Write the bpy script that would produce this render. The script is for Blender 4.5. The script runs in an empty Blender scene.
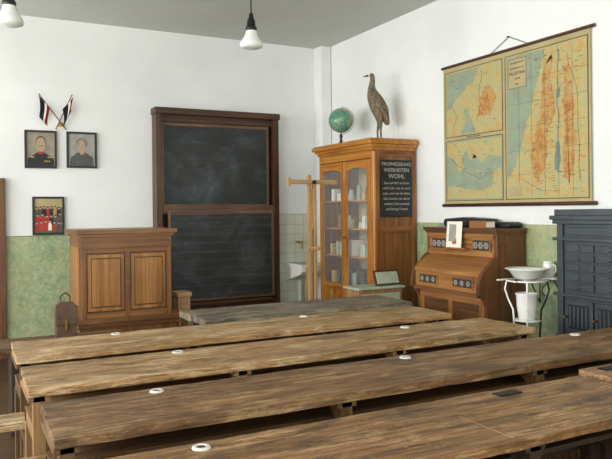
import bpy, math, random
from mathutils import Vector, Matrix
random.seed(7)

def L(h):
    h=h.lstrip('#'); o=[]
    for i in (0,2,4):
        c=int(h[i:i+2],16)/255
        o.append(c/12.92 if c<=0.04045 else ((c+0.055)/1.055)**2.4)
    return (o[0],o[1],o[2],1)

# ---------------------------------------------------------------- materials
def newmat(name):
    m=bpy.data.materials.new(name); m.use_nodes=True
    nt=m.node_tree; b=nt.nodes['Principled BSDF']
    return m,nt,b
def N(nt,t,**k):
    n=nt.nodes.new(t)
    for a,v in k.items(): setattr(n,a,v)
    return n
def ramp(nt,stops):
    r=N(nt,'ShaderNodeValToRGB'); e=r.color_ramp.elements
    while len(e)<len(stops): e.new(0.5)
    for i,(p,c) in enumerate(stops):
        e[i].position=p; e[i].color=c
    return r
def coords(nt,scale):
    tc=N(nt,'ShaderNodeTexCoord'); mp=N(nt,'ShaderNodeMapping')
    mp.inputs['Scale'].default_value=scale
    nt.links.new(tc.outputs['Object'],mp.inputs['Vector'])
    return mp
def noise(nt,scale,ns=1.0,detail=6,dist=0.0,rough=0.55,rnd=True):
    mp=coords(nt,scale)
    n=N(nt,'ShaderNodeTexNoise'); n.noise_dimensions='4D'
    n.inputs['Scale'].default_value=ns; n.inputs['Detail'].default_value=detail
    n.inputs['Distortion'].default_value=dist; n.inputs['Roughness'].default_value=rough
    nt.links.new(mp.outputs[0],n.inputs['Vector'])
    if rnd:
        oi=N(nt,'ShaderNodeObjectInfo'); mu=N(nt,'ShaderNodeMath',operation='MULTIPLY')
        mu.inputs[1].default_value=30
        nt.links.new(oi.outputs['Random'],mu.inputs[0]); nt.links.new(mu.outputs[0],n.inputs['W'])
    return n
def mix(nt,a,b,fac,mode='MIX'):
    m=N(nt,'ShaderNodeMix'); m.data_type='RGBA'; m.blend_type=mode
    for s,v in ((6,a),(7,b),(0,fac)):
        if isinstance(v,bpy.types.NodeSocket): nt.links.new(v,m.inputs[s])
        else: m.inputs[s].default_value=v
    return m.outputs[2]
def plain(name,hexc,rough=0.5,metal=0.0,var=0.12,vs=6):
    m,nt,b=newmat(name)
    c=L(hexc); n=noise(nt,(1,1,1),vs,5)
    d=tuple(x*(1-var*2) for x in c[:3])+(1,)
    r=ramp(nt,[(0.3,d),(0.65,c)]); nt.links.new(n.outputs[0],r.inputs[0])
    nt.links.new(r.outputs[0],b.inputs['Base Color'])
    b.inputs['Roughness'].default_value=rough; b.inputs['Metallic'].default_value=metal
    return m
def g(v): return (v,v,v,1)
def wood(name,dark,mid,light,axis='X',s=1.0,rough=0.5,bump=0.25):
    m,nt,b=newmat(name)
    lo,hi=1.1*s,26*s
    sc={'X':(lo,hi,hi),'Y':(hi,lo,hi),'Z':(hi,hi,lo)}[axis]
    n1=noise(nt,sc,1.0,8,0.9,0.6)
    r=ramp(nt,[(0.3,L(dark)),(0.5,L(mid)),(0.7,L(light))]); nt.links.new(n1.outputs[0],r.inputs[0])
    col=r.outputs[0]
    n2=noise(nt,tuple(x*5 for x in sc),1.0,4,0.2,0.7)
    r2=ramp(nt,[(0.3,g(.6)),(0.6,g(1))]); nt.links.new(n2.outputs[0],r2.inputs[0])
    col=mix(nt,col,r2.outputs[0],0.6,'MULTIPLY')
    n3=noise(nt,(1,1,1),2.2,5,0.4,0.6); r3=ramp(nt,[(0.35,g(.74)),(0.6,g(1))]); nt.links.new(n3.outputs[0],r3.inputs[0])
    col=mix(nt,col,r3.outputs[0],0.85,'MULTIPLY')
    nt.links.new(col,b.inputs['Base Color'])
    b.inputs['Roughness'].default_value=rough
    bp=N(nt,'ShaderNodeBump'); bp.inputs['Strength'].default_value=bump; bp.inputs['Distance'].default_value=0.004
    nt.links.new(n2.outputs[0],bp.inputs['Height']); nt.links.new(bp.outputs[0],b.inputs['Normal'])
    return m
def woods(name,*a,**k):
    return {ax:wood(name+'_'+ax,*a,axis=ax,**k) for ax in 'XYZ'}
def oldwood(name,dark,mid,light,wear,rough=.5,wamt=.8,grime=.42):
    """worn, scratched plank; grain runs along X"""
    m,nt,b=newmat(name)
    n1=noise(nt,(1.3,44,44),1.0,10,1.0,0.72)
    r=ramp(nt,[(0.32,L(dark)),(0.48,L(mid)),(0.64,L(light))]); nt.links.new(n1.outputs[0],r.inputs[0]); col=r.outputs[0]
    n5=noise(nt,(2.2,9,9),1.3,12,.9,0.78)                       # worn-through pale areas
    n6=noise(nt,(4,90,90),1.0,5,0.4,0.7)
    mu=N(nt,'ShaderNodeMath',operation='MULTIPLY_ADD'); mu.inputs[1].default_value=.5
    nt.links.new(n6.outputs[0],mu.inputs[0]); nt.links.new(n5.outputs[0],mu.inputs[2])
    r5=ramp(nt,[(0.75,g(0)),(0.86,g(wamt))]); nt.links.new(mu.outputs[0],r5.inputs[0])
    col=mix(nt,col,L(wear),r5.outputs[0])
    n7=noise(nt,(2.0,7,7),1.2,12,.9,0.76); r7=ramp(nt,[(0.40,g(grime)),(0.53,g(1))]); nt.links.new(n7.outputs[0],r7.inputs[0])
    col=mix(nt,col,r7.outputs[0],1.0,'MULTIPLY')                # grime
    n4=noise(nt,(.8,60,60),1.3,3,0.5,0.5); r4=ramp(nt,[(0.31,(.10,.06,.04,1)),(0.36,g(1))]); nt.links.new(n4.outputs[0],r4.inputs[0])
    col=mix(nt,col,r4.outputs[0],.9,'MULTIPLY')                 # long cracks
    n8=noise(nt,(16,22,22),1.7,4,2.5,0.55); r8=ramp(nt,[(0.30,(.16,.10,.07,1)),(0.36,g(1))]); nt.links.new(n8.outputs[0],r8.inputs[0])
    col=mix(nt,col,r8.outputs[0],.85,'MULTIPLY')                # dents, ink spots
    n10=noise(nt,(9,26,26),1.5,3,3.0,0.5); r10=ramp(nt,[(0.64,g(0)),(0.70,g(.5))]); nt.links.new(n10.outputs[0],r10.inputs[0])
    col=mix(nt,col,L(wear),r10.outputs[0])                      # small bare scuffs
    n9=noise(nt,(8,140,140),1.0,4,0.3,0.7); r9=ramp(nt,[(0.34,g(.55)),(0.58,g(1.0))]); nt.links.new(n9.outputs[0],r9.inputs[0])
    col=mix(nt,col,r9.outputs[0],.75,'MULTIPLY')
    nt.links.new(col,b.inputs['Base Color'])
    rr=ramp(nt,[(0.3,g(rough-.08)),(0.7,g(rough+.2))]); nt.links.new(n5.outputs[0],rr.inputs[0]); nt.links.new(rr.outputs[0],b.inputs['Roughness'])
    ad=N(nt,'ShaderNodeMath',operation='ADD'); nt.links.new(n9.outputs[0],ad.inputs[0]); nt.links.new(r4.outputs[0],ad.inputs[1])
    bp=N(nt,'ShaderNodeBump'); bp.inputs['Strength'].default_value=.6; bp.inputs['Distance'].default_value=0.004
    nt.links.new(ad.outputs[0],bp.inputs['Height']); nt.links.new(bp.outputs[0],b.inputs['Normal'])
    return m

T_light=oldwood('desk_top_light','#725231','#a5804f','#c29e6f','#e0cba2')
T_mid=oldwood('desk_top_mid','#684929','#987346','#b79160','#dac297',wamt=.75)
T_dark=oldwood('desk_top_dark','#432c18','#73502e','#926d43','#bb9e70',rough=.44,wamt=.6)
T_front=oldwood('desk_top_front','#493119','#7d5833','#a0784a','#caa878',rough=.42,wamt=.65)
T_grey=oldwood('table_top_grey','#3e382e','#6d6453','#928670','#b8ab90',rough=.5,wamt=.75)
W_grey=woods('table_wood_grey','#2b2822','#4b463b','#6d6555',rough=0.5)
W_leg=woods('leg_wood','#70502e','#987346','#b39062',rough=0.6)
W_legm=woods('leg_wood_mid','#412b16','#664827','#85623a',rough=0.6)
W_legd=woods('leg_wood_dark','#1d140c','#2f2114','#44301e',rough=0.6)
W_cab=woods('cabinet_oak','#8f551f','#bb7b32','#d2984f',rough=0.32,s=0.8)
W_cabshade=woods('cabinet_oak_shaded','#653a18','#885529','#a5713c',rough=0.38,s=0.8)  # darker copy of the cabinet oak; shade of the side put into colour
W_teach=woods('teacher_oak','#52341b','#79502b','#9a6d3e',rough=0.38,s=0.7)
W_teachshade=woods('teacher_shadow_gap','#38220f','#52351a','#694525',rough=0.45,s=0.7)  # darker oak; shadow gaps round the door panels painted in
W_teachp=woods('teacher_panel','#6c441e','#9f6c38','#bd8b50',rough=0.32,s=0.6)
W_harm=woods('harmonium_oak','#704522','#9a6737','#b5834a',rough=0.36,s=0.8)
W_harmd=woods('harmonium_dark','#4a2c17','#6c4526','#825735',rough=0.4,s=0.8)
W_frame=woods('board_frame','#2b180d','#4a2d1b','#64432b',rough=0.4,s=0.8)
W_frame2=woods('slate_frame','#4d3525','#6c513c','#88705a',rough=0.5,s=0.8)
W_pale=woods('pale_pine','#a27a4a','#c49b67','#d8b684',rough=0.55)
W_door=woods('door_wood','#4a2c18','#6d4426','#7f5431',rough=0.45)

def wallmat(name,base,stain):
    m,nt,b=newmat(name)
    n=noise(nt,(1,1,1),0.9,8,0.4,0.6,False)
    r=ramp(nt,[(0.3,L(stain)),(0.62,L(base))]); nt.links.new(n.outputs[0],r.inputs[0])
    nt.links.new(r.outputs[0],b.inputs['Base Color']); b.inputs['Roughness'].default_value=0.85
    n2=noise(nt,(1,1,1),30,4,0,0.5,False)
    bp=N(nt,'ShaderNodeBump'); bp.inputs['Strength'].default_value=0.08; bp.inputs['Distance'].default_value=0.01
    nt.links.new(n2.outputs[0],bp.inputs['Height']); nt.links.new(bp.outputs[0],b.inputs['Normal'])
    return m
M_wall=wallmat('whitewash','#ebedea','#dfe2df')
M_ceil=wallmat('ceiling_paint','#c8cac4','#bfc2bb')
def wains():
    m,nt,b=newmat('green_wainscot_paint')
    n=noise(nt,(1,1,1),11,9,1.6,0.72,False)
    r=ramp(nt,[(0.34,L('#6d8767')),(0.48,L('#8fa47d')),(0.6,L('#aab98f')),(0.7,L('#c4c79b'))]); nt.links.new(n.outputs[0],r.inputs[0])
    n3=noise(nt,(1,1,1),2.6,6,0.6,0.6,False)
    r3=ramp(nt,[(0.42,g(0)),(0.7,g(.65))]); nt.links.new(n3.outputs[0],r3.inputs[0])
    c=mix(nt,r.outputs[0],L('#b9af82'),r3.outputs[0])
    nt.links.new(c,b.inputs['Base Color']); b.inputs['Roughness'].default_value=0.5
    return m
M_wains=wains()
def tilem():
    m,nt,b=newmat('wall_tile')
    tc=N(nt,'ShaderNodeTexCoord'); mp=N(nt,'ShaderNodeMapping'); mp.inputs['Rotation'].default_value=(math.radians(-90),0,0)
    nt.links.new(tc.outputs['Object'],mp.inputs[0])
    br=N(nt,'ShaderNodeTexBrick'); br.offset=0
    br.inputs['Scale'].default_value=1; br.inputs['Brick Width'].default_value=0.12; br.inputs['Row Height'].default_value=0.12
    br.inputs['Mortar Size'].default_value=0.003
    br.inputs['Color1'].default_value=L('#dbdccb'); br.inputs['Color2'].default_value=L('#d0d4c0'); br.inputs['Mortar'].default_value=L('#b3b6a4')
    nt.links.new(mp.outputs[0],br.inputs['Vector']); nt.links.new(br.outputs[0],b.inputs['Base Color'])
    b.inputs['Roughness'].default_value=0.25
    return m
M_tile=tilem()
def floorm():
    m,nt,b=newmat('floor_boards')
    tc=N(nt,'ShaderNodeTexCoord')
    br=N(nt,'ShaderNodeTexBrick'); br.inputs['Scale'].default_value=1; br.inputs['Brick Width'].default_value=2.4
    br.inputs['Row Height'].default_value=0.14; br.inputs['Mortar Size'].default_value=0.004
    br.inputs['Color1'].default_value=L('#5a4028'); br.inputs['Color2'].default_value=L('#4a321e'); br.inputs['Mortar'].default_value=L('#1b120a')
    nt.links.new(tc.outputs['Object'],br.inputs['Vector'])
    n=noise(nt,(1.5,25,25),1,6,0.5,0.6,False); r=ramp(nt,[(0.3,g(.5)),(0.7,g(1))]); nt.links.new(n.outputs[0],r.inputs[0])
    c=mix(nt,br.outputs[0],r.outputs[0],0.7,'MULTIPLY'); nt.links.new(c,b.inputs['Base Color']); b.inputs['Roughness'].default_value=0.45
    return m
M_floor=floorm()
def slate(name,lines):
    m,nt,b=newmat(name)
    n=noise(nt,(1,1,1.4),2.0,9,1.6,0.62)
    r=ramp(nt,[(0.36,L('#1f2324')),(0.52,L('#2b3031')),(0.66,L('#414748')),(0.80,L('#6b7172'))]); nt.links.new(n.outputs[0],r.inputs[0])
    col=r.outputs[0]
    if lines:
        mp=coords(nt,(1,1,1)); w=N(nt,'ShaderNodeTexWave',wave_type='BANDS',bands_direction='Z')
        w.inputs['Scale'].default_value=3.2; nt.links.new(mp.outputs[0],w.inputs['Vector'])
        r2=ramp(nt,[(0.985,g(0)),(0.998,g(.12))]); nt.links.new(w.outputs['Fac'],r2.inputs[0])
        col=mix(nt,col,L('#a0a4a4'),r2.outputs[0])
    nt.links.new(col,b.inputs['Base Color']); b.inputs['Roughness'].default_value=0.5
    return m
M_slate=slate('slate',False); M_slate2=slate('slate_ruled',True)
M_chalkf=plain('chalk_faint','#6a6f70',0.9)
M_black=plain('black_paint','#141414',0.4)
M_iron=plain('iron_black','#1c1c1e',0.45,0.6)
M_white=plain('white_enamel','#f1f1ec',0.2,var=0.03)
M_ceram=plain('inkwell_porcelain','#d2cfc4',0.25,var=0.08,vs=30)
M_ink=plain('ink','#2a2824',0.3)
M_opal=plain('opal_glass','#eef0ea',0.15,var=0.02)
M_brass=plain('brass','#a98136',0.3,0.9)
M_stove=plain('stove_enamel','#434a4f',0.36,0.3,var=0.2,vs=9)
M_stoved=plain('stove_dark','#1f2326',0.45,0.4)
M_paper=plain('paper','#e9e4d6',0.8,var=0.04)
M_rose=plain('print_red','#b5382d',0.7)
M_cloth_b=plain('flag_black','#1a1a1c',0.9); M_cloth_w=plain('flag_white','#d8d2ca',0.9); M_cloth_r=plain('flag_red','#8f2527',0.9)
M_skin=plain('print_skin','#b69c7f',0.7,var=0.08,vs=40); M_uni=plain('print_uniform','#26282c',0.6,var=0.2,vs=30)
M_pbg=plain('print_ground','#9a927f',0.6,var=0.15,vs=12); M_pbg2=plain('print_ground_grey','#a3a39a',0.6,var=0.15,vs=12)
M_gown=plain('print_gown','#5b5a58',0.6,var=0.25,vs=30)
M_hair=plain('print_hair','#3c3026',0.7); M_hairw=plain('print_hair_light','#8a8274',0.7)
M_gold=plain('print_gold','#b7923f',0.5); M_pgreen=plain('print_green','#58683f',0.7)
M_mapp=plain('map_paper','#b3a578',0.8,var=0.09,vs=5)
M_mapsea=plain('map_sea','#939f86',0.8,var=0.08,vs=8)
M_mapblue=plain('map_lake','#748a80',0.8)
M_mapink=plain('map_ink','#554530',0.8)
M_mapred=plain('map_line_red','#9c5a33',0.8)
def landm(name,a,b_,c,sc):
    m,nt,b=newmat(name); n=noise(nt,(1,1,1),sc,9,1.6,0.68)
    r=ramp(nt,[(0.32,L(a)),(0.5,L(b_)),(0.62,L(c)),(0.75,L(b_))]); nt.links.new(n.outputs[0],r.inputs[0])
    nt.links.new(r.outputs[0],b.inputs['Base Color']); b.inputs['Roughness'].default_value=0.8
    return m
M_land=landm('map_land','#9ea478','#b5a873','#bb9757',7)
M_land2=landm('map_land_hills','#b0a26c','#b68c50','#a26434',10)
M_globe=landm('globe_print','#3f7a62','#5c9078','#9fa069',9)
M_globe.node_tree.nodes['Principled BSDF'].inputs['Roughness'].default_value=0.25
M_group=landm('group_print','#3c4a3a','#6c5a44','#a99970',26)
def feather():
    m,nt,b=newmat('feathers')
    n=noise(nt,(30,30,12),1.5,6,1.2,0.7)
    r=ramp(nt,[(0.3,L('#3a3229')),(0.5,L('#706350')),(0.7,L('#a6987c'))]); nt.links.new(n.outputs[0],r.inputs[0])
    nt.links.new(r.outputs[0],b.inputs['Base Color']); b.inputs['Roughness'].default_value=0.9
    bp=N(nt,'ShaderNodeBump'); bp.inputs['Strength'].default_value=0.8; bp.inputs['Distance'].default_value=0.01
    nt.links.new(n.outputs[0],bp.inputs['Height']); nt.links.new(bp.outputs[0],b.inputs['Normal'])
    return m
M_feather=feather()
M_beak=plain('beak_horn','#4a4438',0.5); M_legskin=plain('leg_skin','#574c3e',0.7)
M_leather=plain('satchel_leather','#5f4632',0.5,var=0.25,vs=14); M_case=plain('case_leather','#1f1c1b',0.45)
M_book=plain('book_brown','#8a5c33',0.6); M_card=plain('card_green','#aab49c',0.8,var=0.15,vs=12)
M_books=[plain('cab_item_%d'%i,h,0.6) for i,h in enumerate(['#eeead8','#8d653a','#b9c8b6','#4f463c','#d6b67a','#e4e6e0'])]
def glassm():
    m,nt,b=newmat('pane_glass'); b.inputs['Base Color'].default_value=(0.95,1,0.97,1)
    b.inputs['Roughness'].default_value=0.03; b.inputs['Alpha'].default_value=0.07; b.inputs['IOR'].default_value=1.45
    return m
M_glass=glassm()
M_back=plain('cabinet_lining','#c3bd9a',0.7)
M_podium=wood('podium_wood','#1c150f','#2c2219','#3d3023','X',rough=0.5)
M_winf=plain('window_paint','#e6e6e0',0.4,var=0.04)

# ---------------------------------------------------------------- builder
class B:
    def __init__(s,name): s.n=name; s.v=[]; s.f=[]; s.m=[]; s.sm=[]; s.mats=[]
    def mi(s,m):
        if m not in s.mats: s.mats.append(m)
        return s.mats.index(m)
    def add(s,vs,fs,m,smooth=False):
        o=len(s.v); s.v+= [tuple(v) for v in vs]; i=s.mi(m)
        for f in fs: s.f.append(tuple(o+k for k in f)); s.m.append(i); s.sm.append(smooth)
    def box(s,x0,x1,y0,y1,z0,z1,m):
        vs=[(x,y,z) for x in (x0,x1) for y in (y0,y1) for z in (z0,z1)]
        s.add(vs,[(0,1,3,2),(4,6,7,5),(0,4,5,1),(2,3,7,6),(0,2,6,4),(1,5,7,3)],m)
    def bar(s,p0,p1,w,d,m,up=(0,0,1)):
        p0=Vector(p0);p1=Vector(p1); a=(p1-p0).normalized(); u=Vector(up)
        if abs(a.dot(u))>0.95: u=Vector((1,0,0))
        r=a.cross(u).normalized(); u=r.cross(a)
        vs=[]
        for p in (p0,p1):
            for i,j in ((-1,-1),(1,-1),(1,1),(-1,1)): vs.append(p+r*i*w/2+u*j*d/2)
        s.add(vs,[(0,3,2,1),(4,5,6,7),(0,1,5,4),(1,2,6,5),(2,3,7,6),(3,0,4,7)],m)
    def cyl(s,p0,p1,r0,r1,m,seg=20):
        p0=Vector(p0);p1=Vector(p1); a=(p1-p0).normalized(); u=Vector((0,0,1)) if abs(a.z)<0.9 else Vector((1,0,0))
        r=a.cross(u).normalized(); u=r.cross(a); vs=[]
        for p,q in ((p0,r0),(p1,r1)):
            for k in range(seg):
                t=2*math.pi*k/seg; vs.append(p+r*math.cos(t)*q+u*math.sin(t)*q)
        s.add(vs,[(k,(k+1)%seg,seg+(k+1)%seg,seg+k) for k in range(seg)],m,True)
        s.add(vs[:seg],[tuple(reversed(range(seg)))],m); s.add(vs[seg:],[tuple(range(seg))],m)
    def tube(s,pts,r,m,seg=8):
        for a,b in zip(pts[:-1],pts[1:]): s.cyl(a,b,r,r,m,seg)
    def lathe(s,cx,cy,prof,m,seg=32,z0=0):
        vs=[];n=len(prof)
        for r,z in prof:
            for k in range(seg):
                t=2*math.pi*k/seg; vs.append((cx+max(r,1e-4)*math.cos(t),cy+max(r,1e-4)*math.sin(t),z0+z))
        fs=[(i*seg+k,i*seg+(k+1)%seg,(i+1)*seg+(k+1)%seg,(i+1)*seg+k) for i in range(n-1) for k in range(seg)]
        s.add(vs,fs,m,True)
    def prism(s,poly,axis,a0,a1,m):
        def P(p,a): return {'X':(a,p[0],p[1]),'Y':(p[0],a,p[1]),'Z':(p[0],p[1],a)}[axis]
        n=len(poly); vs=[P(p,a0) for p in poly]+[P(p,a1) for p in poly]
        s.add(vs,[tuple(range(n)),tuple(reversed(range(n,2*n)))]+[(k,n+k,n+(k+1)%n,(k+1)%n) for k in range(n)],m)
    def ell(s,cx,cz,rx,rz,axis,a0,a1,m,n=20):
        s.prism([(cx+rx*math.cos(2*math.pi*k/n),cz+rz*math.sin(2*math.pi*k/n)) for k in range(n)],axis,a0,a1,m)
    def plank(s,x0,x1,y0,y1,z0,z1,m,seg=60,j=0.004):
        vs=[]; a=b=0
        for i in range(seg+1):
            x=x0+(x1-x0)*i/seg; a=a*0.6+random.uniform(-j,j); b=b*0.6+random.uniform(-j,j); c=random.uniform(-j,j)*0.3
            vs+=[(x,y0+a,z0),(x,y1+b,z0),(x,y1+b*0.6,z1+c),(x,y0+a*0.6,z1+c)]
        fs=[(0,1,2,3),tuple(4*seg+k for k in (3,2,1,0))]
        for i in range(seg):
            for k in range(4):
                fs.append((4*i+k,4*i+4+k,4*i+4+(k+1)%4,4*i+(k+1)%4))
        s.add(vs,fs,m)
    def build(s,bevel=0.004,parent=None,seg=2):
        xs=[v[0] for v in s.v]; ys=[v[1] for v in s.v]; zs=[v[2] for v in s.v]
        o=Vector(((min(xs)+max(xs))/2,(min(ys)+max(ys))/2,min(zs)))
        me=bpy.data.meshes.new(s.n); me.from_pydata([Vector(v)-o for v in s.v],[],s.f)
        for m in s.mats: me.materials.append(m)
        for p,i,sm in zip(me.polygons,s.m,s.sm): p.material_index=i; p.use_smooth=sm
        import bmesh
        bm=bmesh.new(); bm.from_mesh(me); bmesh.ops.recalc_face_normals(bm,faces=bm.faces); bm.to_mesh(me); bm.free()
        ob=bpy.data.objects.new(s.n,me); bpy.context.collection.objects.link(ob); ob.location=o
        if parent: ob.parent=parent; ob.location=o-parent.location
        if bevel:
            bv=ob.modifiers.new('bevel','BEVEL'); bv.width=bevel; bv.segments=seg; bv.limit_method='ANGLE'; bv.angle_limit=math.radians(50)
        return ob
def text(body,loc,rot,size,mat,parent,name,align='CENTER',sx=1.0):
    c=bpy.data.curves.new(name,'FONT'); c.body=body; c.size=size; c.align_x=align; c.align_y='CENTER'; c.extrude=0.0004
    c.space_character=sx
    c.materials.append(mat)
    o=bpy.data.objects.new(name,c); bpy.context.collection.objects.link(o)
    o.rotation_euler=rot; o.parent=parent; o.location=Vector(loc)-parent.location
    return o
R90=math.pi/2

# ---------------------------------------------------------------- room
XR,YB,XL,YF,H=4.31,7.67,-3.2,-2.6,3.57
def one(name,*boxes,bevel=0):
    b=B(name)
    for bx in boxes: b.box(*bx)
    return b.build(bevel)
one('floor',(XL-.2,XR+.2,YF-.2,YB+.2,-.1,0,M_floor))
one('ceiling',(XL-.2,XR+.2,YF-.2,YB+.2,H,H+.1,M_ceil))
one('wall_back',(XL-.2,XR+.2,YB,YB+.2,0,H,M_wall))
one('wall_right',(XR,XR+.2,YF,YB,0,H,M_wall))
one('wall_front',(XL-.2,XR+.2,YF-.2,YF,0,H,M_wall))
wins=[(-1.7,-.1),(.9,2.5),(3.5,5.1),(5.7,7.1)]
wb=[(XL-.2,XL,YF,YB,0,.9,M_wall),(XL-.2,XL,YF,YB,3.2,H,M_wall)]
ys=[YF]+[v for w in wins for v in w]+[YB]
for i in range(0,len(ys),2): wb.append((XL-.2,XL,ys[i],ys[i+1],.9,3.2,M_wall))
one('wall_left',*wb)
for i,(a,c) in enumerate(wins):
    b=B('window_%d'%(i+1)); x0,x1=XL-.12,XL-.06
    for (ya,yb_,za,zb) in [(a+.002,a+.07,.902,3.198),(c-.07,c-.002,.902,3.198),(a+.07,c-.07,.902,.98),(a+.07,c-.07,3.12,3.198),((a+c)/2-.035,(a+c)/2+.035,.98,3.12),(a+.07,(a+c)/2-.035,2.45,2.5),((a+c)/2+.035,c-.07,2.45,2.5)]:
        b.box(x0,x1,ya,yb_,za,zb,M_winf)
    b.build(0.003)
one('trim_1',(XL,2.0,YB-.006,YB,0,1.25,M_wains))
one('trim_2',(XR-.006,XR,YF,7.46,0,1.36,M_wains))
one('trim_3',(3.57,4.15,YB-.012,YB,0,1.46,M_tile))
one('trim_4',(4.16,XR-.007,7.47,YB,0,H,M_wall),bevel=0.01)   # corner pier
one('trim_5',(XL,2.0,YB-.009,YB,1.25,1.26,plain('dado_line','#8b9070',0.6)))
b=B('door_1')
b.box(-.55,-.47,YB-.05,YB-.01,0,1.86,W_door['Z']); b.box(.43,.51,YB-.05,YB-.01,0,1.86,W_door['Z']); b.box(-.47,.43,YB-.05,YB-.01,1.79,1.86,W_door['X'])
b.box(-.47,.43,YB-.035,YB-.01,0,1.79,W_door['Z'])
for z0,z1 in ((.15,.8),(.95,1.65)):
    b.box(-.36,-.06,YB-.045,YB-.034,z0,z1,W_door['Z']); b.box(.02,.32,YB-.045,YB-.034,z0,z1,W_door['Z'])
b.build(0.006)
one('platform',(.54,3.2,5.62,YB-.02,0,.15,M_podium),bevel=0.01)

# ---------------------------------------------------------------- desks
def inkwell(b,x,y,z):
    b.lathe(x,y,[(0,.0015),(.014,.0015),(.016,.005),(.025,.006),(.029,.003),(.031,-.002)],M_ceram,24,z)
    b.lathe(x,y,[(0,.003),(.0145,.003)],M_ink,16,z)
def desk(y0,y1,x0,x1,top,leg,inks=(),z=.75,split=.62,xs=None,iron=(),seam=None,seatx=.03):
    b=B('school_bench_desk'); ym=y0+(y1-y0)*split; t=.038
    b.plank(x0,x1,y0,ym-.002,z-t,z,top); b.plank(x0+.01,x1-.005,ym+.002,y1,z-t,z-.001,top)
    b.box(x0+.05,x1-.05,y0+.20,y1-.06,z-.17,z-.15,leg['X'])           # book shelf
    b.box(x0+.05,x1-.05,y1-.06,y1-.035,z-.3,z-t-.001,leg['X'])        # rear apron
    if xs is None: xs=[x0+.02+(x1-x0-.11)*k/3 for k in range(4)]
    for x in xs:
        b.box(x,x+.05,y0+.03,y0+.075,.06,z-t-.001,leg['Z'])
        b.box(x,x+.05,y1-.13,y1-.07,.06,z-.18,leg['Z'])
        b.box(x,x+.05,y0+.075,y1-.07,z-.24,z-.175,leg['Y'])
        b.box(x-.005,x+.055,y0-.2,y1-.02,0,.06,leg['Y'])
        b.box(x,x+.05,y0-.17,y0-.11,.06,.43,leg['Z']); b.box(x,x+.05,y0-.11,y0+.03,.34,.4,leg['Y'])
        b.box(x-.02,x+.07,y0+.03,y1-.1,z-t-.03,z-t-.001,leg['Y'])
        b.prism([(y0+.075,z-t-.03),(y0+.075,z-.15),(y0+.17,z-t-.03)],'X',x+.005,x+.045,leg['Z'])
    b.box(x0+.1,x1-.1,y1-.2,y1-.135,.1,.13,leg['X'])
    b.plank(x0-seatx,x1+.02,y0-.2,y0+.0,.431,.465,top,30,.003)
    for x in inks: inkwell(b,x,y1-.055,z)
    for x in iron:
        b.box(x,x+.12,y1-.09,y1-.04,z,z+.005,M_iron)
    if seam:
        for x in seam: b.box(x,x+.004,y0+.02,ym-.02,z-.003,z+.0012,W_leg['Y'])
    return b.build(0.004)
desk(3.82,4.30,.30,3.17,T_light,W_legm,(.9,2.2),seatx=.12)
desk(3.10,3.58,.29,3.24,T_mid,W_leg,(1.07,2.55),seatx=.12)
desk(2.38,2.86,.30,3.72,T_dark,W_legm,(.76,2.03,3.25),seatx=.12)
desk(1.63,2.12,.30,2.49,T_front,W_legd,(.70,),iron=(1.93,),seam=(1.12,1.62))
desk(1.63,2.16,2.515,3.75,T_front,W_legd,(3.0,),z=.765,iron=(2.6,),seatx=-.02)
b=B('work_table')
b.plank(1.55,3.30,4.46,4.72,.70,.75,T_grey); b.plank(1.53,3.31,4.725,4.99,.70,.75,T_grey)
b.box(1.62,3.22,4.50,4.53,.58,.699,W_grey['X']); b.box(1.62,3.22,4.92,4.95,.58,.699,W_grey['X'])
for x in (1.6,3.17):
    b.box(x,x+.07,4.48,4.55,0,.699,W_grey['Z']); b.box(x,x+.07,4.89,4.96,0,.699,W_grey['Z']); b.box(x+.01,x+.06,4.55,4.89,.15,.21,W_grey['Y'])
b.build(.005)
b=B('low_bench')
b.plank(.20,1.15,4.95,5.3,.555,.60,W_legm['X'])
for x in (.36,1.05):
    b.box(x,x+.05,4.99,5.26,.03,.554,W_legd['Z']); b.box(x-.01,x+.06,4.96,5.29,0,.03,W_legd['Y'])
b.box(.41,1.05,5.1,5.14,.2,.27,W_legd['X'])
b.build(.005)
b=B('leather_satchel'); sx=-.06
b.prism([(.72+sx,.602),(.86+sx,.602),(.86+sx,.80),(.85+sx,.83),(.83+sx,.85),(.76+sx,.86),(.73+sx,.84),(.72+sx,.8)],'Y',5.08,5.17,M_leather)
b.prism([(.715+sx,.70),(.865+sx,.70),(.865+sx,.83),(.83+sx,.865),(.75+sx,.87),(.715+sx,.84)],'Y',5.068,5.082,M_leather)
b.tube([(.76+sx,5.12,.86),(.755+sx,5.12,.90),(.79+sx,5.12,.925),(.82+sx,5.12,.90),(.82+sx,5.12,.85)],.006,M_leather)
b.box(.78+sx,.80+sx,5.06,5.07,.66,.74,M_brass)
b.build(.006)

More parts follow.
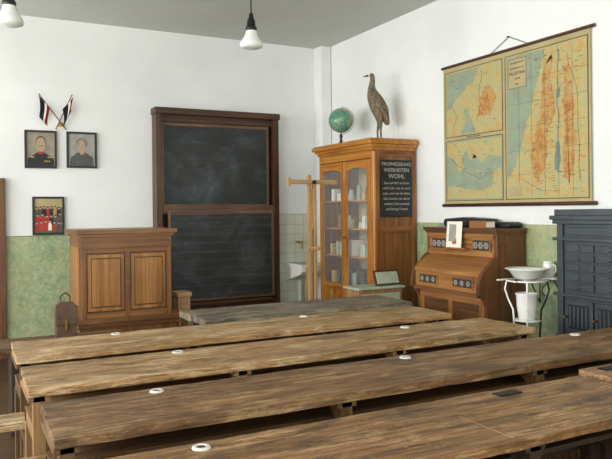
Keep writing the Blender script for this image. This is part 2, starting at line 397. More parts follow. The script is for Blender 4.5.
# ---------------------------------------------------------------- teacher desk
b=B('teacher_desk'); x0,x1,y0,y1=.97,1.74,5.9,6.5; W=W_teach; P=W_teachp
b.box(x0,x1,y0+.02,y1,.152,1.29,W['Z'])
b.box(x0-.045,x1+.045,y0-.04,y1+.03,1.315,1.35,W['X']); b.box(x0-.02,x1+.02,y0-.015,y1+.01,1.29,1.315,W['X'])
b.box(x0-.005,x1+.005,y0,y0+.02,1.19,1.29,W['X'])
for a in (x0,(x0+x1)/2-.022,x1-.044): b.box(a,a+.044,y0-.002,y0+.02,.6,1.19,W['Z'])
b.box(x0+.044,x1-.044,y0,y0+.02,1.15,1.19,W['X']); b.box(x0+.044,x1-.044,y0,y0+.02,.6,.65,W['X'])
for a,c in ((x0+.044,(x0+x1)/2-.022),((x0+x1)/2+.022,x1-.044)):
    b.box(a,c,y0+.010,y0+.02,.65,1.15,W_teachshade['Z'])
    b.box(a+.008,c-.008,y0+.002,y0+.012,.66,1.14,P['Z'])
    b.box(a+.035,c-.035,y0-.001,y0+.003,.69,1.11,W_teachshade['Z'])
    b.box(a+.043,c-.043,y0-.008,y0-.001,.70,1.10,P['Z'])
b.box(x0-.06,x1+.1,y0-.06,y1+.02,.565,.60,W['X']); b.box(x0-.035,x1+.06,y0-.035,y1+.01,.52,.565,W['X'])
b.box(x0-.02,x1+.04,y0-.015,y1,.152,.52,W['Z'])
b.box(x0-.008,x0,y0+.08,y1-.08,.7,1.2,P['Z'])
b.cyl((x0+.385+.0,y0-.012,.9),(x0+.385+.0,y0-.002,.9),.008,.008,M_brass)
b.build(.005)
b=B('wooden_stool')
b.box(1.87,2.01,6.15,6.35,.70,.74,W_pale['X'])
for x in (1.88,1.97):
    for y in (6.17,6.30): b.box(x,x+.03,y,y+.03,.152,.70,W_pale['Z'])
b.box(1.91,1.97,6.175,6.19,.35,.39,W_pale['X']); b.box(1.91,1.97,6.175,6.19,.5,.7,W_pale['X'])
b.build(.004)

# ---------------------------------------------------------------- blackboard (two sliding slates)
b=B('blackboard'); F=W_frame; G=W_frame2; x0,x1=2.05,3.56; yf=7.48
b.box(x0,x0+.06,yf,YB-.008,.152,2.60,F['Z']); b.box(x1-.07,x1,yf,YB-.008,.0,2.60,F['Z'])
b.box(x0-.012,x1+.012,yf-.018,YB-.008,2.60,2.67,F['X']); b.box(x0+.06,x1-.07,yf+.05,YB-.01,2.52,2.60,F['X'])
b.box(x0+.06,x1-.07,yf+.02,YB-.01,.152,.44,F['X'])
b.box(x0+.06,x1-.07,YB-.03,YB-.01,.44,2.52,F['Z'])
for (a,c,z0,z1,y,ms) in ((2.125,3.455,1.55,2.515,yf+.06,M_slate),(2.175,3.482,.47,1.50,yf-.012,M_slate2)):
    w=.028
    b.box(a,a+w,y,y+.03,z0,z1,G['Z']); b.box(c-w,c,y,y+.03,z0,z1,G['Z'])
    b.box(a+w,c-w,y,y+.03,z0,z0+w,G['X']); b.box(a+w,c-w,y,y+.03,z1-w-.01,z1,G['X'])
    b.box(a+w,c-w,y+.01,y+.022,z0+w,z1-w-.01,ms)
random.seed(11)
def scribble(x,z,n,h,y):
    for k in range(n):
        x2=x+random.uniform(.008,.02); 
        if random.random()<.8:
            b.bar((x,y,z+random.uniform(-h,h)),(x2,y,z+random.uniform(-h,h)),.003,.0008,M_chalkf,up=(0,1,0))
        x=x2+random.uniform(-.004,.006)
for r_ in range(2): scribble(2.35+.05*r_,2.3-.25*r_,22,.014,yf+.0695)
for r_ in range(4): scribble(2.28,1.36-.11*r_,34+3*r_,.013,yf-.0025)
b.box(2.2,3.42,yf-.08,yf-.0,.43,.45,F['X']); b.box(2.2,3.42,yf-.08,yf-.072,.45,.465,F['X'])
b.box(x0+.06,x1-.07,yf+.035,yf+.06,1.47,1.56,G['X'])
b.build(.003)

# ---------------------------------------------------------------- pictures, flags
def pframe(name,x0,x1,z0,z1,pic,bg):
    b=B(name); y=YB-.03; w=.022
    b.box(x0,x0+w,y,YB-.002,z0,z1,M_black); b.box(x1-w,x1,y,YB-.002,z0,z1,M_black)
    b.box(x0+w,x1-w,y,YB-.002,z0,z0+w,M_black); b.box(x0+w,x1-w,y,YB-.002,z1-w,z1,M_black)
    b.box(x0+w,x1-w,y+.01,YB-.004,z0+w,z1-w,bg)
    pic(b,x0+w,x1-w,z0+w,z1-w,y+.01); return b.build(.0)
def man(b,x0,x1,z0,z1,y):
    cx=(x0+x1)/2; h=z1-z0
    b.prism([(x0+.004,z0),(x1-.004,z0),(x1-.008,z0+h*.22),(cx+.06,z0+h*.36),(cx+.03,z0+h*.42),(cx-.03,z0+h*.42),(cx-.06,z0+h*.36),(x0+.008,z0+h*.22)],'Y',y-.001,y,M_uni)
    b.prism([(cx-.028,z0+h*.36),(cx+.028,z0+h*.36),(cx+.03,z0+h*.43),(cx-.03,z0+h*.43)],'Y',y-.0016,y,M_rose)
    b.ell(cx,z0+h*.695,.050,.072,'Y',y-.0018,y,M_hair); b.ell(cx,z0+h*.655,.046,.072,'Y',y-.0023,y,M_skin)
    for k in (-1,1):
        b.prism([(cx,z0+h*.615),(cx+k*.034,z0+h*.60),(cx+k*.05,z0+h*.635),(cx+k*.03,z0+h*.59),(cx,z0+h*.595)],'Y',y-.003,y,M_hair)
        b.ell(cx+k*.018,z0+h*.69,.007,.003,'Y',y-.0032,y,M_uni,8)
        b.ell(cx+k*.085,z0+h*.27,.022,.008,'Y',y-.002,y,M_gold,10)
    for q in range(3): b.ell(cx+.04+q*.022,z0+h*.15,.008,.010,'Y',y-.002,y,M_gold,8)
def lady(b,x0,x1,z0,z1,y):
    cx=(x0+x1)/2; h=z1-z0
    b.prism([(x0+.01,z0),(x1-.01,z0),(x1-.02,z0+h*.28),(cx+.04,z0+h*.42),(cx-.045,z0+h*.42),(x0+.02,z0+h*.26)],'Y',y-.001,y,M_gown)
    b.prism([(cx-.02,z0+h*.36),(cx+.02,z0+h*.36),(cx+.018,z0+h*.52),(cx-.018,z0+h*.52)],'Y',y-.0016,y,M_skin)
    b.ell(cx,z0+h*.72,.06,.058,'Y',y-.0018,y,M_hairw); b.ell(cx-.006,z0+h*.64,.04,.058,'Y',y-.0025,y,M_skin)
    for k in (-1,1): b.ell(cx-.006+k*.015,z0+h*.67,.006,.003,'Y',y-.0032,y,M_uni,8)
    b.ell(cx-.006,z0+h*.57,.010,.003,'Y',y-.0032,y,M_rose,8)
def group(b,x0,x1,z0,z1,y):
    h=z1-z0; random.seed(5)
    cols=[M_uni,M_rose,M_paper,M_gold,M_rose,M_pgreen,M_gown]
    b.box(x0,x1,y-.0005,y,z0+h*.75,z1,M_mapp); b.box(x0,x1,y-.0006,y,z0,z0+h*.12,M_pgreen)
    for r,(zz,n) in enumerate(((.66,7),(.46,6),(.25,6))):
        for k in range(n):
            x=x0+.02+(x1-x0-.04)*(k+.5*(r%2)*.6)/(n-.6); z=z0+h*zz+random.uniform(-.012,.012); d=y-.001-r*.0012
            m=cols[random.randrange(7)]; w=random.uniform(.016,.024)
            b.prism([(x-w*1.1,z-.075),(x+w*1.1,z-.075),(x+w,z-.01),(x+w*.5,z+.008),(x-w*.5,z+.008),(x-w,z-.01)],'Y',d,d+.001,m)
            b.ell(x,z+.02,.012,.015,'Y',d-.0003,d+.001,M_skin,10); b.ell(x,z+.030,.012,.008,'Y',d-.0005,d+.001,M_hair,8)
pframe('framed_portrait_of_man',.70,1.02,1.97,2.37,man,M_pbg)
pframe('framed_portrait_of_woman',1.12,1.435,1.98,2.37,lady,M_pbg2)
pframe('framed_group_picture',.77,1.09,1.265,1.67,group,M_group)
b=B('crossed_flags')
yy=YB-.03
b.cyl((1.12,yy,2.385),(.85,yy-.02,2.74),.006,.005,W_door['Z'],10); b.cyl((1.01,yy-.012,2.385),(1.17,yy-.03,2.75),.006,.005,W_door['Z'],10)
b.cyl((.85,yy-.02,2.74),(.838,yy-.02,2.757),.010,.002,M_brass,10); b.cyl((1.17,yy-.03,2.75),(1.177,yy-.03,2.768),.010,.002,M_brass,10)
b.box(1.04,1.085,yy,YB-.002,2.42,2.46,M_brass)
def flag(p,dz,w,ln):
    for k,m in enumerate((M_cloth_b,M_cloth_w,M_cloth_r)):
        vs=[];n=10; wd=(.5,.2,.3); q0=sum(wd[:k])
        for i in range(n+1):
            t=i/n
            for e in (0,1):
                q=q0+wd[k]*e
                vs.append((p[0]+q*w+.012*math.sin(t*3+q*2), p[1]-.012-.012*math.sin(q*9+t*3), p[2]+q*dz-t*(ln-.04*q)))
        b.add(vs,[(2*i,2*i+1,2*i+3,2*i+2) for i in range(n)],m,True)
flag((.84,yy-.02,2.735),-.13,.095,.23); flag((1.075,yy-.03,2.60),.14,.10,.20)
b.build(0)

# ---------------------------------------------------------------- sink
b=B('wall_sink')
b.prism([(7.26,.72),(7.656,.62),(7.656,.81),(7.20,.81),(7.20,.76)],'X',3.72,4.04,M_white)
b.box(3.70,4.06,7.18,7.656,.81,.845,M_white); b.box(3.74,4.02,7.26,7.60,.846,.848,plain('basin_grey','#8b8d87',0.3))
b.cyl((3.88,7.58,.62),(3.88,7.58,.0),.025,.025,M_white); b.cyl((3.88,7.655,1.10),(3.88,7.50,1.10),.012,.012,M_brass); b.cyl((3.88,7.51,1.10),(3.88,7.51,1.02),.011,.011,M_brass)
b.build(.01)

# ---------------------------------------------------------------- easel
b=B('wooden_easel')
b.box(3.275,3.31,6.18,6.22,0,1.86,W_pale['Z']); b.box(3.335,3.37,6.18,6.22,0,1.78,W_pale['Z'])
b.box(3.03,3.60,6.155,6.18,1.765,1.81,W_pale['X']); b.box(3.02,3.06,6.15,6.175,1.745,1.83,W_pale['Z'])
b.bar((3.325,6.23,1.6),(3.325,6.40,0.02),.035,.025,W_pale['Z'])
b.box(3.25,3.40,6.16,6.18,1.08,1.12,W_pale['X']); b.box(3.31,3.335,6.185,6.215,1.3,1.72,W_pale['Z']); b.cyl((3.325,6.13,1.785),(3.325,6.155,1.785),.018,.018,M_iron)
b.box(3.24,3.41,6.16,6.18,.40,.44,W_pale['X']); b.box(3.22,3.42,6.12,6.28,0,.04,W_pale['X'])
b.build(.003)

# ---------------------------------------------------------------- bookcase
b=B('glass_door_bookcase'); C=W_cab; D=W_cabshade
x0,x1,y0,y1=3.76,4.285,5.72,6.82
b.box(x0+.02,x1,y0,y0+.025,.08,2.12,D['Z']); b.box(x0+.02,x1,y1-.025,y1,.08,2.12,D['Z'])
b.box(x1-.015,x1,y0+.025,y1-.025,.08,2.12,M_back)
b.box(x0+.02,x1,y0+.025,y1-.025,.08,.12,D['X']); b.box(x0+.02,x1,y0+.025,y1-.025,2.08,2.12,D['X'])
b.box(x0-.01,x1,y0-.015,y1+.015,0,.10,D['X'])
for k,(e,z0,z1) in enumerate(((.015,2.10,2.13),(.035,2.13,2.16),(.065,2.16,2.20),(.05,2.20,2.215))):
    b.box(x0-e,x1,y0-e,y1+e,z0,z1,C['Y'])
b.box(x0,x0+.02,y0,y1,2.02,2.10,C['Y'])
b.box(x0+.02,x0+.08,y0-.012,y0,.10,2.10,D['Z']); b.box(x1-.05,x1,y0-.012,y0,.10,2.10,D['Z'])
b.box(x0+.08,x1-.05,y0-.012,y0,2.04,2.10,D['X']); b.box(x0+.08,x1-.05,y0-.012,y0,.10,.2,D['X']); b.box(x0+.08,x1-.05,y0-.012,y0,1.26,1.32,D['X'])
b.cyl((x0+.02,y0+.0,.12),(x0+.02,y0+.0,2.08),.018,.018,C['Z'],12)
ym=(y0+y1)/2
for a in (y0,y1-.035): b.box(x0,x0+.02,a,a+.035,.10,2.02,C['Z'])
b.box(x0,x0+.02,y0+.035,y1-.035,.10,.16,C['Y']); 
for a,c in ((y0+.037,ym-.002),(ym+.002,y1-.037)):
    w=.055; X0=x0-.012; X1=x0+.012
    b.box(X0,X1,a,a+w,.17,2.01,C['Z']); b.box(X0,X1,c-w,c,.17,2.01,C['Z'])
    b.box(X0,X1,a+w,c-w,.17,.27,C['Y']); b.box(X0,X1,a+w,c-w,.62,.70,C['Y'])
    b.box(X0+.01,X1-.005,a+w,c-w,.27,.62,C['Z']); b.box(X0+.003,X0+.011,a+w+.04,c-w-.04,.31,.58,C['Z'])
    n=14; arc=[(a+w,2.01),(a+w,1.90)]+[(a+w+(c-a-2*w)*k/n,1.90+.035*math.sin(math.pi*k/n)) for k in range(1,n)]+[(c-w,1.90),(c-w,2.01)]
    b.prism(arc,'X',X0,X1,C['Y'])
    b.box(x0-.003,x0+.001,a+w,c-w,.70,1.95,M_glass)
b.box(x0-.02,x0-.011,ym-.018,ym+.018,.17,2.01,C['Z'])
b.cyl((x0-.02,ym-.03,1.2),(x0-.035,ym-.03,1.2),.01,.012,M_brass)
for i,z in enumerate((.66,.98,1.28,1.58)):
    b.box(x0+.05,x1-.016,y0+.026,y1-.026,z,z+.018,C['Y'])
random.seed(3)
for z in (.678,.998,1.298,1.598):
    y=y0+.06
    while y<y1-.12:
        w=random.uniform(.03,.09); h=random.uniform(.06,.19); m=random.choice(M_books); d=random.uniform(.08,.2)
        if random.random()<.45: b.cyl((x0+.1+d/2,y+w/2,z),(x0+.1+d/2,y+w/2,z+h),w/2,w/2*.6,m,14)
        else: b.box(x0+.08,x0+.08+d,y,y+w,z,z+h,m)
        y+=w+random.uniform(.02,.09)
b.box(x0+.085,x1-.055,y0-.024,y0-.0125,1.42,2.00,M_black)
bc=b.build(.004)
chalk=plain('letter_white','#b9b7ab',0.7)
cx=(x0+.085+x1-.055)/2
for i,(t,s,z) in enumerate((('PROPHEZEIUNG',.050,1.955),('WEISHEITEN',.056,1.895),('WOHL',.066,1.832),('Saat auf dich an Sonn',.037,1.765),('und Licht, was du auch',.037,1.712),('tust, und was du liebst',.037,1.659),('alles kommt zu seiner',.037,1.606),('rechten Zeit zurueck',.037,1.553),('und bringt Freude',.037,1.500))):
    text(t,(cx,y0-.0255,z),(R90,0,0),s,chalk,bc,'lettering_%d'%i)
text('Wunderschoene Schule',(cx,y0-.013,2.07),(R90,0,0),.026,M_ink,bc,'label')

b=B('terrestrial_globe'); gx,gy=3.94,6.63; r=.14; gz=2.51
prof=[(r*math.sin(math.pi*k/20),-r*math.cos(math.pi*k/20)) for k in range(21)]
b.lathe(gx,gy,prof,M_globe,36,gz)
b.lathe(gx,gy,[(0,0),(.085,0),(.085,.012),(.05,.025),(.018,.05),(.012,.09),(.02,.11),(.012,.14),(0,.155)],M_black,24,2.216)
pts=[]
for k in range(15):
    a=-math.pi/2+math.pi*k/14; pts.append((gx+.885*(r+.012)*math.cos(a),gy-.465*(r+.012)*math.cos(a),gz+(r+.012)*math.sin(a)))
b.tube(pts,.004,M_brass); b.build(0)

# bird ----------------------------------------------------------
bx,by=4.03,6.02; ZB=2.216
rx,ry=.885,-.465
def P(a,z,s=0): return (bx+rx*a-ry*s*1.0, by+ry*a+rx*s, z)
nodes=[(P(.01,2.60),.100),(P(-.03,2.67),.092),(P(-.055,2.735),.062),(P(-.06,2.79),.041),(P(-.053,2.84),.033),(P(-.048,2.885),.030),(P(-.055,2.925),.036),(P(-.085,2.92),.021),
 (P(.05,2.53),.080),(P(.085,2.46),.048),(P(.11,2.39),.022),
 (P(.01,2.50,.045),.046),(P(.02,2.42,.048),.021),(P(.002,2.33,.048),.012),(P(.005,2.25,.048),.0115),
 (P(.01,2.50,-.045),.046),(P(.03,2.42,-.048),.021),(P(.025,2.33,-.048),.012),(P(.03,2.25,-.048),.0115)]
edges=[(0,1),(1,2),(2,3),(3,4),(4,5),(5,6),(6,7),(0,8),(8,9),(9,10),(0,11),(11,12),(12,13),(13,14),(0,15),(15,16),(16,17),(17,18)]
o=Vector((bx,by,ZB)); me=bpy.data.meshes.new('taxidermy_bird'); me.from_pydata([Vector(n[0])-o for n in nodes],edges,[])
me.materials.append(M_feather)
bird=bpy.data.objects.new('taxidermy_bird',me); bpy.context.collection.objects.link(bird); bird.location=o
sk=bird.modifiers.new('skin','SKIN'); sk.use_smooth_shade=True
for i,n in enumerate(nodes):
    sv=me.skin_vertices[0].data[i]; sv.radius=(n[1],n[1]); sv.use_root=(i==0)
ss=bird.modifiers.new('sub','SUBSURF'); ss.levels=2; ss.render_levels=2
b=B('bird_details')
b.cyl(P(-.095,2.918),P(-.155,2.905),.013,.002,M_beak,12)
for s in (-1,1): b.cyl(P(-.062,2.932,s*.024),P(-.062,2.932,s*.034),.006,.004,M_black,10)
for s,a0 in ((1,.01),(-1,.03)):
    for da,ds in ((-.06,0),(-.045,.03),(-.045,-.03),(.025,0)):
        b.cyl(P(a0,2.245,s*.048),P(a0+da,2.238,s*.048+ds),.007,.004,M_legskin,8)
for s in (-1,1):
    for k in range(6):
        b.cyl(P(-.03+k*.008,2.67-k*.014,s*.075),P(.085+k*.006,2.49-k*.018,s*.055),.030-k*.002,.009,M_feather,10)
b.lathe(bx+.015*rx,by,[(0,0),(.11,0),(.11,.012),(.1,.018),(0,.018)],W_frame['X'],28,ZB)
b.build(0,parent=bird)

# ---------------------------------------------------------------- wall map
random.seed(21)
b=B('wall_map'); xw=XR-.02; Y0,Y1,Z0,Z1=3.53,5.25,1.53,2.86
def S(s): return Y1-s
b.prism([(Y0,Z0),(Y1,Z0),(Y1,Z1),(Y0,Z1)],'X',xw,xw+.003,M_mapp)
b.cyl((xw,Y0-.04,Z1+.005),(xw,Y1+.02,Z1+.005),.014,.014,W_frame['Y'],14); b.cyl((xw,Y0-.04,Z0),(xw,Y1+.02,Z0),.016,.016,W_frame['Y'],14)
def quad(s0,s1,z0,z1,d,m): b.prism([(S(s1),z0),(S(s0),z0),(S(s0),z1),(S(s1),z1)],'X',xw-d,xw-d+.0006,m)
def frame(s0,s1,z0,z1,d,m,w=.006):
    quad(s0,s1,z0,z0+w,d,m); quad(s0,s1,z1-w,z1,d,m); quad(s0,s0+w,z0,z1,d,m); quad(s1-w,s1,z0,z1,d,m)
def rough(pts,n=6,j=.012):
    out=[]
    for i,p in enumerate(pts):
        q=pts[(i+1)%len(pts)]
        for k in range(n):
            t=k/n; f=0 if (len(p)>2 and p[2]) else j
            out.append((p[0]+(q[0]-p[0])*t+random.uniform(-f,f),p[1]+(q[1]-p[1])*t+random.uniform(-f,f)))
    return out
def region(pts,d,m,n=6,j=.012):
    b.prism([(S(p[0]),p[1]) for p in rough(pts,n,j)],'X',xw-d,xw-d+.0006,m)
def rline(pts,d,m,w=.006,n=5,j=.01):
    P_=[]
    for p,q in zip(pts[:-1],pts[1:]):
        for k in range(n): t=k/n; P_.append((p[0]+(q[0]-p[0])*t+random.uniform(-j,j),p[1]+(q[1]-p[1])*t+random.uniform(-j,j)))
    P_.append(pts[-1])
    for p,q in zip(P_[:-1],P_[1:]): b.bar((xw-d,S(p[0]),p[1]),(xw-d,S(q[0]),q[1]),w,.0006,m,up=(1,0,0))
quad(.04,.79,2.19,2.80,.002,M_land); frame(.03,.80,2.18,2.81,.003,M_mapink)
region([(.05,2.79,1),(.50,2.79,1),(.42,2.66),(.28,2.60),(.16,2.52),(.10,2.46),(.05,2.44,1)],.003,M_mapsea)
region([(.25,2.20,1),(.32,2.32),(.30,2.42),(.34,2.42),(.40,2.30),(.46,2.20,1)],.003,M_mapsea)
region([(.50,2.35),(.66,2.33),(.72,2.5),(.62,2.62),(.52,2.52)],.0032,M_land2)
rline([(.12,2.48),(.2,2.38),(.14,2.26)],.004,M_mapred,.004); rline([(.55,2.75),(.5,2.6),(.52,2.45),(.47,2.3)],.004,M_mapred,.004)
quad(.04,.79,1.58,2.14,.002,M_mapsea); frame(.03,.80,1.57,2.15,.003,M_mapink)
region([(.05,2.13,1),(.5,2.13,1),(.78,2.13,1),(.78,1.95,1),(.64,1.98),(.52,1.92),(.44,2.0),(.38,1.94),(.33,2.04),(.25,1.98),(.28,1.88),(.22,1.84),(.16,1.96),(.05,2.02,1)],.003,M_land)
region([(.05,1.59,1),(.78,1.59,1),(.78,1.86,1),(.70,1.84),(.66,1.70),(.5,1.66),(.3,1.68),(.16,1.72),(.05,1.70,1)],.003,M_land)
region([(.45,1.84),(.52,1.85),(.50,1.82)],.003,M_land,3,.004)
rline([(.1,1.98),(.3,1.85),(.5,1.77),(.66,1.82)],.004,M_mapred,.004)
quad(.84,1.69,1.58,2.80,.002,M_land); frame(.83,1.70,1.57,2.81,.003,M_mapink)
region([(.85,2.79,1),(1.28,2.79,1),(1.22,2.62),(1.17,2.5),(1.16,2.4),(1.08,2.22),(1.02,2.05),(.94,1.86),(.85,1.74,1)],.003,M_mapsea,8)
region([(1.28,2.7),(1.36,2.72),(1.34,2.5),(1.38,2.3),(1.30,2.1),(1.28,1.85),(1.18,1.7),(1.12,1.9),(1.16,2.1),(1.24,2.3),(1.24,2.5)],.0032,M_land2,7,.016)
region([(1.46,2.6),(1.52,2.62),(1.56,2.3),(1.58,2.0),(1.52,1.7),(1.45,1.75),(1.47,2.0),(1.46,2.3)],.0032,M_land2,7,.016)
region([(1.385,2.02),(1.42,2.03),(1.43,1.9),(1.41,1.78),(1.37,1.8),(1.375,1.9)],.004,M_mapblue,4,.005)
region([(1.40,2.44),(1.43,2.45),(1.425,2.38),(1.40,2.37)],.004,M_mapblue,3,.004)
rline([(1.42,2.76),(1.41,2.44),(1.39,2.37),(1.42,2.2),(1.40,2.02)],.0045,M_mapblue,.006)
for pts in ([(1.2,2.45),(1.35,2.4),(1.5,2.5)],[(1.05,1.95),(1.2,2.0),(1.35,2.05)],[(1.5,2.7),(1.6,2.4),(1.62,1.7)],[(1.0,1.75),(1.2,1.65),(1.4,1.62)]): rline(pts,.0045,M_mapred,.003)
for k in range(110):
    s=random.uniform(1.1,1.64); z=random.uniform(1.62,2.75); quad(s,s+random.uniform(.015,.045),z,z+.003,.0048,M_mapink)
for k in range(50):
    s=random.uniform(.08,.72); z=random.choice([random.uniform(1.62,2.1),random.uniform(2.22,2.75)]); quad(s,s+random.uniform(.015,.045),z,z+.003,.0048,M_mapink)
for s in (.99,1.13,1.27,1.41,1.55): quad(s,s+.0015,1.59,2.79,.0042,M_mapink)
for z in (1.78,1.98,2.18,2.38,2.58): quad(.85,1.69,z,z+.0015,.0042,M_mapink)
quad(.87,1.08,2.52,2.77,.0055,M_mapp); frame(.87,1.08,2.52,2.77,.006,M_mapink,.003)
quad(.87,1.02,1.60,1.68,.0055,M_mapp)
b.tube([(xw,4.60,Z1+.015),(XR-.012,4.38,Z1+.12),(xw,4.16,Z1+.015)],.003,M_mapink,6); b.cyl((XR-.03,4.38,Z1+.12),(XR-.001,4.38,Z1+.12),.006,.006,M_iron,8)
wm=b.build(0)
TR=(R90,0,-R90)
for i,(t,s) in enumerate((('PHYSIKALISCHE',.022),('WANDKARTE von',.02),('PALÄSTINA',.036),('1 : 200 000',.018),('Verlag',.016))):
    text(t,(xw-.007,S(.975),2.735-i*.045),TR,s,M_mapink,wm,'title_%d'%i)
text('ÄGYPTEN UND SINAI',(xw-.005,S(.42),2.165),TR,.02,M_mapink,wm,'title_inset')

# ---------------------------------------------------------------- harmonium
b=B('harmonium'); Hh=W_harm; Hd=W_harmd
y0,y1=4.20,5.12; xf=3.97; xb=4.285; zt=1.33
cheek=[(xb,.0),(xb,zt-.03),(xf,zt-.03),(xf,1.10),(xf-.05,1.07),(xf-.14,.98),(xf-.18,.93),(xf-.20,.86),(xf-.20,.79),(xf-.16,.77),(xf-.12,.70),(xf-.10,.58),(xf-.10,.10),(xf-.16,.06),(xf-.16,.0)]
for a in (y0,y1-.035): b.prism(cheek,'Y',a,a+.035,Hd['Z'])
b.box(xf-.03,xb,y0-.02,y1+.02,zt-.03,zt,Hd['Y']); b.box(xf-.015,xb,y0-.008,y1+.008,zt-.05,zt-.03,Hd['Y'])
b.box(xf+.005,xb-.01,y0+.035,y1-.035,.05,zt-.05,Hh['Y'])
b.box(xf-.012,xf+.005,y0+.035,y1-.035,1.24,zt-.05,Hh['Y']); b.box(xf-.012,xf+.005,y0+.035,y1-.035,1.09,1.13,Hh['Y'])
M_carve=plain('carved_grille','#3a2c20',0.6); M_carve2=plain('carved_grille_pale','#8f9088',0.6)
def carved(ya,yb_,za,zb,x):
    b.box(x-.012,x,ya,yb_,za,zb,Hh['Y']); b.box(x-.014,x-.012,ya+.012,yb_-.012,za+.012,zb-.012,M_carve)
    n=max(2,int((yb_-ya)/.07))
    for k in range(n):
        cy=ya+.012+(yb_-ya-.024)*(k+.5)/n; cz=(za+zb)/2; r=(zb-za)/2-.018
        for q in range(6):
            t=math.pi*q/3; b.ell(cy+r*.55*math.cos(t),cz+r*.55*math.sin(t),r*.3,r*.3,'X',x-.018,x-.0145,M_carve2,8)
        b.ell(cy,cz,r*.2,r*.2,'X',x-.02,x-.0145,Hh['Y'],8)
carved(y1-.30,y1-.08,1.13,1.24,xf+.002); carved(y0+.07,y0+.29,1.13,1.24,xf+.002)
b.prism([(xf+.004,1.09),(xf-.045,1.065),(xf-.165,.965),(xf-.175,.94),(xf-.11,.94),(xf+.004,.94)],'Y',y0+.036,y1-.036,Hh['Y'])
b.box(xf-.165,xf+.004,y0+.036,y1-.036,.80,.94,Hh['Y'])
carved(y0+.10,y0+.36,.825,.92,xf-.164); carved(y1-.36,y1-.10,.825,.92,xf-.164)
b.box(xf-.19,xf+.0,y0+.036,y1-.036,.77,.80,Hd['Y'])
b.box(xf-.10,xf-.075,y0+.036,y1-.036,.10,.77,Hd['Y'])
b.box(xf-.115,xf-.10,y0+.036,y1-.036,.70,.76,Hh['Y']); b.box(xf-.115,xf-.10,y0+.036,y1-.036,.10,.20,Hh['Y'])
for a in (y0+.036,(y0+y1)/2-.03,y1-.096): b.box(xf-.115,xf-.10,a,a+.06,.20,.70,Hh['Z'])
for a in (.2,.52): b.bar((xf-.13,y0+a,.12),(xf-.22,y0+a,.04),.16,.02,M_iron)
for (xa,xb_,za,zb) in ((xf+.05,xb-.04,.2,.7),(xf+.05,xb-.04,.8,1.2)):
    b.box(xa,xb_,y0-.008,y0,za,zb,Hd['Z'])
b.box(xf-.065,xf-.012,4.53,4.79,1.145,1.158,Hh['Y'])
hm=b.build(.005)
b=B('sheet_music')
b.bar((xf-.055,4.68,1.159),(xf-.036,4.68,1.385),.20,.003,M_paper,up=(1,0,0))
b.bar((xf-.0535,4.70,1.21),(xf-.0395,4.70,1.36),.09,.0045,M_pbg2,up=(1,0,0))
b.bar((xf-.056,4.67,1.19),(xf-.05,4.67,1.235),.05,.003,M_rose,up=(1,0,0)); b.build(0,parent=hm)
b=B('instrument_case')
b.prism([(4.50,1.331),(5.04,1.331),(5.06,1.37),(5.04,1.405),(4.8,1.42),(4.5,1.405),(4.46,1.37)],'X',4.11,4.27,M_case)
b.tube([(4.11,4.7,1.38),(4.09,4.7,1.38),(4.09,4.8,1.38),(4.11,4.8,1.38)],.006,M_leather)
b.prism([(4.22,1.331),(4.44,1.331),(4.45,1.36),(4.43,1.38),(4.24,1.38),(4.21,1.36)],'X',4.11,4.27,M_case); b.build(.012)
b=B('book')
b.box(3.97,4.08,4.33,4.53,1.331,1.337,M_book); b.box(3.975,4.075,4.335,4.525,1.337,1.385,M_paper); b.box(3.97,4.08,4.33,4.53,1.385,1.391,M_book); b.box(3.966,3.972,4.33,4.53,1.331,1.391,M_book); b.build(.001)

b=B('display_box')
b.box(3.30,3.78,5.26,5.5,0,.76,W_leg['Z']); b.box(3.28,3.80,5.24,5.52,.76,.78,M_card)
b.box(3.33,3.75,5.25,5.26,.1,.72,M_card)
b.build(.004)
b=B('small_framed_sign')
b.bar((3.66,5.32,.782),(3.66,5.37,.92),.28,.015,W_frame['X'],up=(0,1,0)); b.bar((3.66,5.309,.80),(3.66,5.354,.905),.24,.012,M_card,up=(0,1,0)); b.build(.002)

# ---------------------------------------------------------------- washstand
wx,wy=4.0,3.91
b=B('washstand')
b.tube([(wx+.15*math.cos(t*math.pi/12),wy+.15*math.sin(t*math.pi/12),.93) for t in range(25)],.007,M_white)
b.tube([(wx+.10*math.cos(t*math.pi/12),wy+.10*math.sin(t*math.pi/12),.62) for t in range(25)],.006,M_white)
b.lathe(wx,wy,[(0,.0),(.10,.0),(.10,.008),(0,.008)],M_white,24,.615)
for k in range(4):
    a=math.pi/4+k*math.pi/2; c,s_=math.cos(a),math.sin(a)
    pts=[(wx+c*r,wy+s_*r,z) for r,z in ((.15,.93),(.165,.86),(.14,.78),(.105,.70),(.10,.62),(.09,.45),(.10,.28),(.14,.12),(.18,.007),(.20,.007))]
    b.tube(pts,.007,M_iron if k in (0,3) else M_white)
    b.tube([(wx+c*r,wy+s_*r,z) for r,z in ((.15,.91),(.12,.88),(.11,.84),(.135,.81))],.004,M_iron)
b.box(wx-.17,wx+.28,wy-.05,wy-.04,.925,.937,M_white); b.box(wx-.17,wx+.28,wy+.14,wy+.15,.925,.937,M_white)
b.box(wx+.15,wx+.29,wy-.14,wy+.15,.937,.95,M_white)
b.tube([(wx+.28,wy-.13,.94),(wx+.28,wy-.13,.72),(wx+.16,wy-.13,.93)],.005,M_iron); b.tube([(wx+.28,wy+.13,.94),(wx+.28,wy+.13,.72),(wx+.16,wy+.13,.93)],.005,M_iron)
b.lathe(wx+.22,wy-.02,[(0,0),(.045,0),(.05,.04),(.045,.09),(.04,.11),(.047,.12),(0,.125)],M_white,24,.951)
b.tube([(wx+.22,wy-.06,1.05),(wx+.22,wy-.09,1.04),(wx+.22,wy-.09,.99),(wx+.22,wy-.065,.98)],.005,M_white)
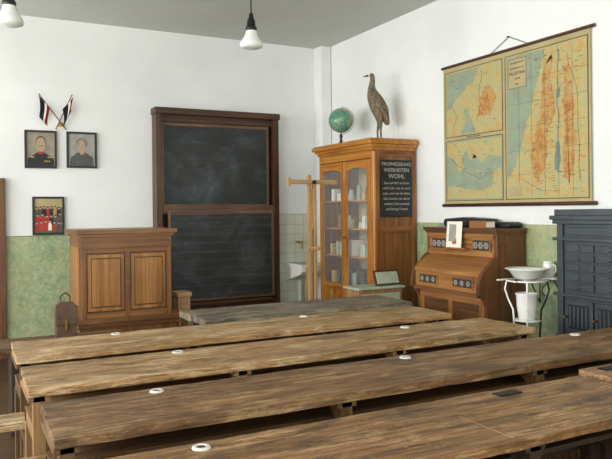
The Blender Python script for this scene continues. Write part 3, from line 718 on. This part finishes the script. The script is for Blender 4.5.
b.lathe(wx,wy,[(.0,.0),(.07,.0),(.10,.02),(.14,.075),(.165,.085),(.165,.09),(.138,.08),(.095,.03),(0,.012)],M_white,32,.937)
ws=b.build(0)
b=B('enamel_jug')
b.lathe(wx,wy,[(0,0),(.062,0),(.066,.02),(.078,.10),(.083,.19),(.09,.2),(.088,.208),(.078,.198),(.06,.03),(0,.02)],M_white,28,.625)
b.tube([(wx-.06,wy-.06,.82),(wx-.085,wy-.085,.79),(wx-.085,wy-.085,.72),(wx-.055,wy-.055,.69)],.006,M_white); b.build(0,parent=ws)

# ---------------------------------------------------------------- stove
b=B('cast_iron_stove'); S1=M_stove; S2=M_stoved
x0,x1,y0,y1=3.93,4.28,2.90,3.53
b.box(x0,x1,y0,y1,.12,1.38,S1)
b.box(x0-.03,x1,y0-.03,y1+.03,1.38,1.41,S1); b.box(x0-.045,x1,y0-.045,y1+.045,1.41,1.44,S1); b.box(x0-.02,x1,y0-.02,y1+.02,1.44,1.485,S1)
b.box(x0-.03,x1,y0-.03,y1+.03,1.26,1.285,S1); b.box(x0-.03,x1,y0-.03,y1+.03,.86,.885,S1); b.box(x0-.03,x1,y0-.03,y1+.03,.12,.17,S1)
b.box(x0-.02,x1,y0-.02,y1+.02,.56,.585,S1)
for a in (y0,y1-.05): b.box(x0-.018,x0,a,a+.05,.17,1.38,S1)
for k in range(5):
    z=.91+k*.068
    for q in range(2):
        ya=y0+.07+q*.25; b.box(x0-.012,x0,ya,ya+.235,z,z+.052,S1)
        b.cyl((x0-.02,ya+.118,z+.026),(x0-.012,ya+.118,z+.026),.012,.018,S1,12)
b.box(x0-.012,x0,y0+.07,y1-.07,1.30,1.36,S1)
for q in range(2):
    ya=y0+.07+q*.25
    b.box(x0-.022,x0,ya,ya+.235,.61,.84,S1); b.box(x0-.028,x0-.022,ya+.03,ya+.205,.64,.81,S2)
    for k in range(5): b.box(x0-.034,x0-.028,ya+.04+k*.034,ya+.055+k*.034,.65,.80,S1)
    b.cyl((x0-.03,ya+.215,.72),(x0-.06,ya+.215,.72),.008,.01,M_brass,10)
b.box(x0-.02,x0,y0+.1,y1-.1,.22,.5,S2)
for x in (x0+.02,x1-.07):
    for y in (y0+.02,y1-.07): b.box(x,x+.05,y,y+.05,0,.12,S2)
for k in range(3): b.box(x0+.05,x1-.04,y1,y1+.01,.2+k*.36,.5+k*.36,S1); b.box(x0+.05,x1-.04,y0-.01,y0,.2+k*.36,.5+k*.36,S1)
b.build(.006)

# ---------------------------------------------------------------- lamps
def lamp(x,y):
    b=B('pendant_lamp')
    b.lathe(x,y,[(0,0),(.05,0),(.045,-.02),(.01,-.04)],M_black,20,H-.001)
    b.cyl((x,y,H-.03),(x,y,3.20),.006,.006,M_black,10)
    b.lathe(x,y,[(.007,.16),(.018,.15),(.024,.11),(.036,.09),(.040,.04),(.05,.03),(.05,.0),(0,.0)],M_black,24,3.09)
    b.lathe(x,y,[(.046,.085),(.05,.07),(.058,.04),(.078,.01),(.098,-.02),(.104,-.045),(.100,-.062),(.07,-.075),(.0,-.082)],M_opal,32,3.01)
    return b.build(0)
lamp(2.38,5.54); lamp(.42,5.66)

# ---------------------------------------------------------------- light
def area(name,loc,rot,sx,sy,e,col):
    l=bpy.data.lights.new(name,'AREA'); l.shape='RECTANGLE'; l.size=sx; l.size_y=sy; l.energy=e; l.color=col
    o=bpy.data.objects.new(name,l); bpy.context.collection.objects.link(o); o.location=loc; o.rotation_euler=rot
for i,(a,c) in enumerate(wins):
    area('daylight_window_%d'%(i+1),(XL-.3,(a+c)/2,2.05),(0,-R90,0),2.2,1.5,158,(1.0,0.995,.98))
area('rear_fill_lamp',( .5,YF+.05,2.3),(R90,0,0),5.5,1.8,135,(1.0,0.99,0.965))  # fill lamp added behind the camera; this wall has no window
w=bpy.data.worlds.new('sky'); bpy.context.scene.world=w; w.use_nodes=True
w.node_tree.nodes['Background'].inputs[0].default_value=(.85,.92,1,1); w.node_tree.nodes['Background'].inputs[1].default_value=1.2

cam=bpy.data.cameras.new('camera'); co=bpy.data.objects.new('camera',cam); bpy.context.collection.objects.link(co)
co.location=(0,0,1.5)
co.rotation_euler=(Matrix.Rotation(math.radians(-27.7),3,'Z')@Matrix.Rotation(R90,3,'X')@Matrix.Rotation(math.radians(-0.6),3,'Z')).to_euler()
cam.sensor_width=36; cam.lens=679/612*36; cam.shift_y=-.0319; cam.clip_start=.05
bpy.context.scene.camera=co
bpy.context.scene.view_settings.view_transform='Standard'
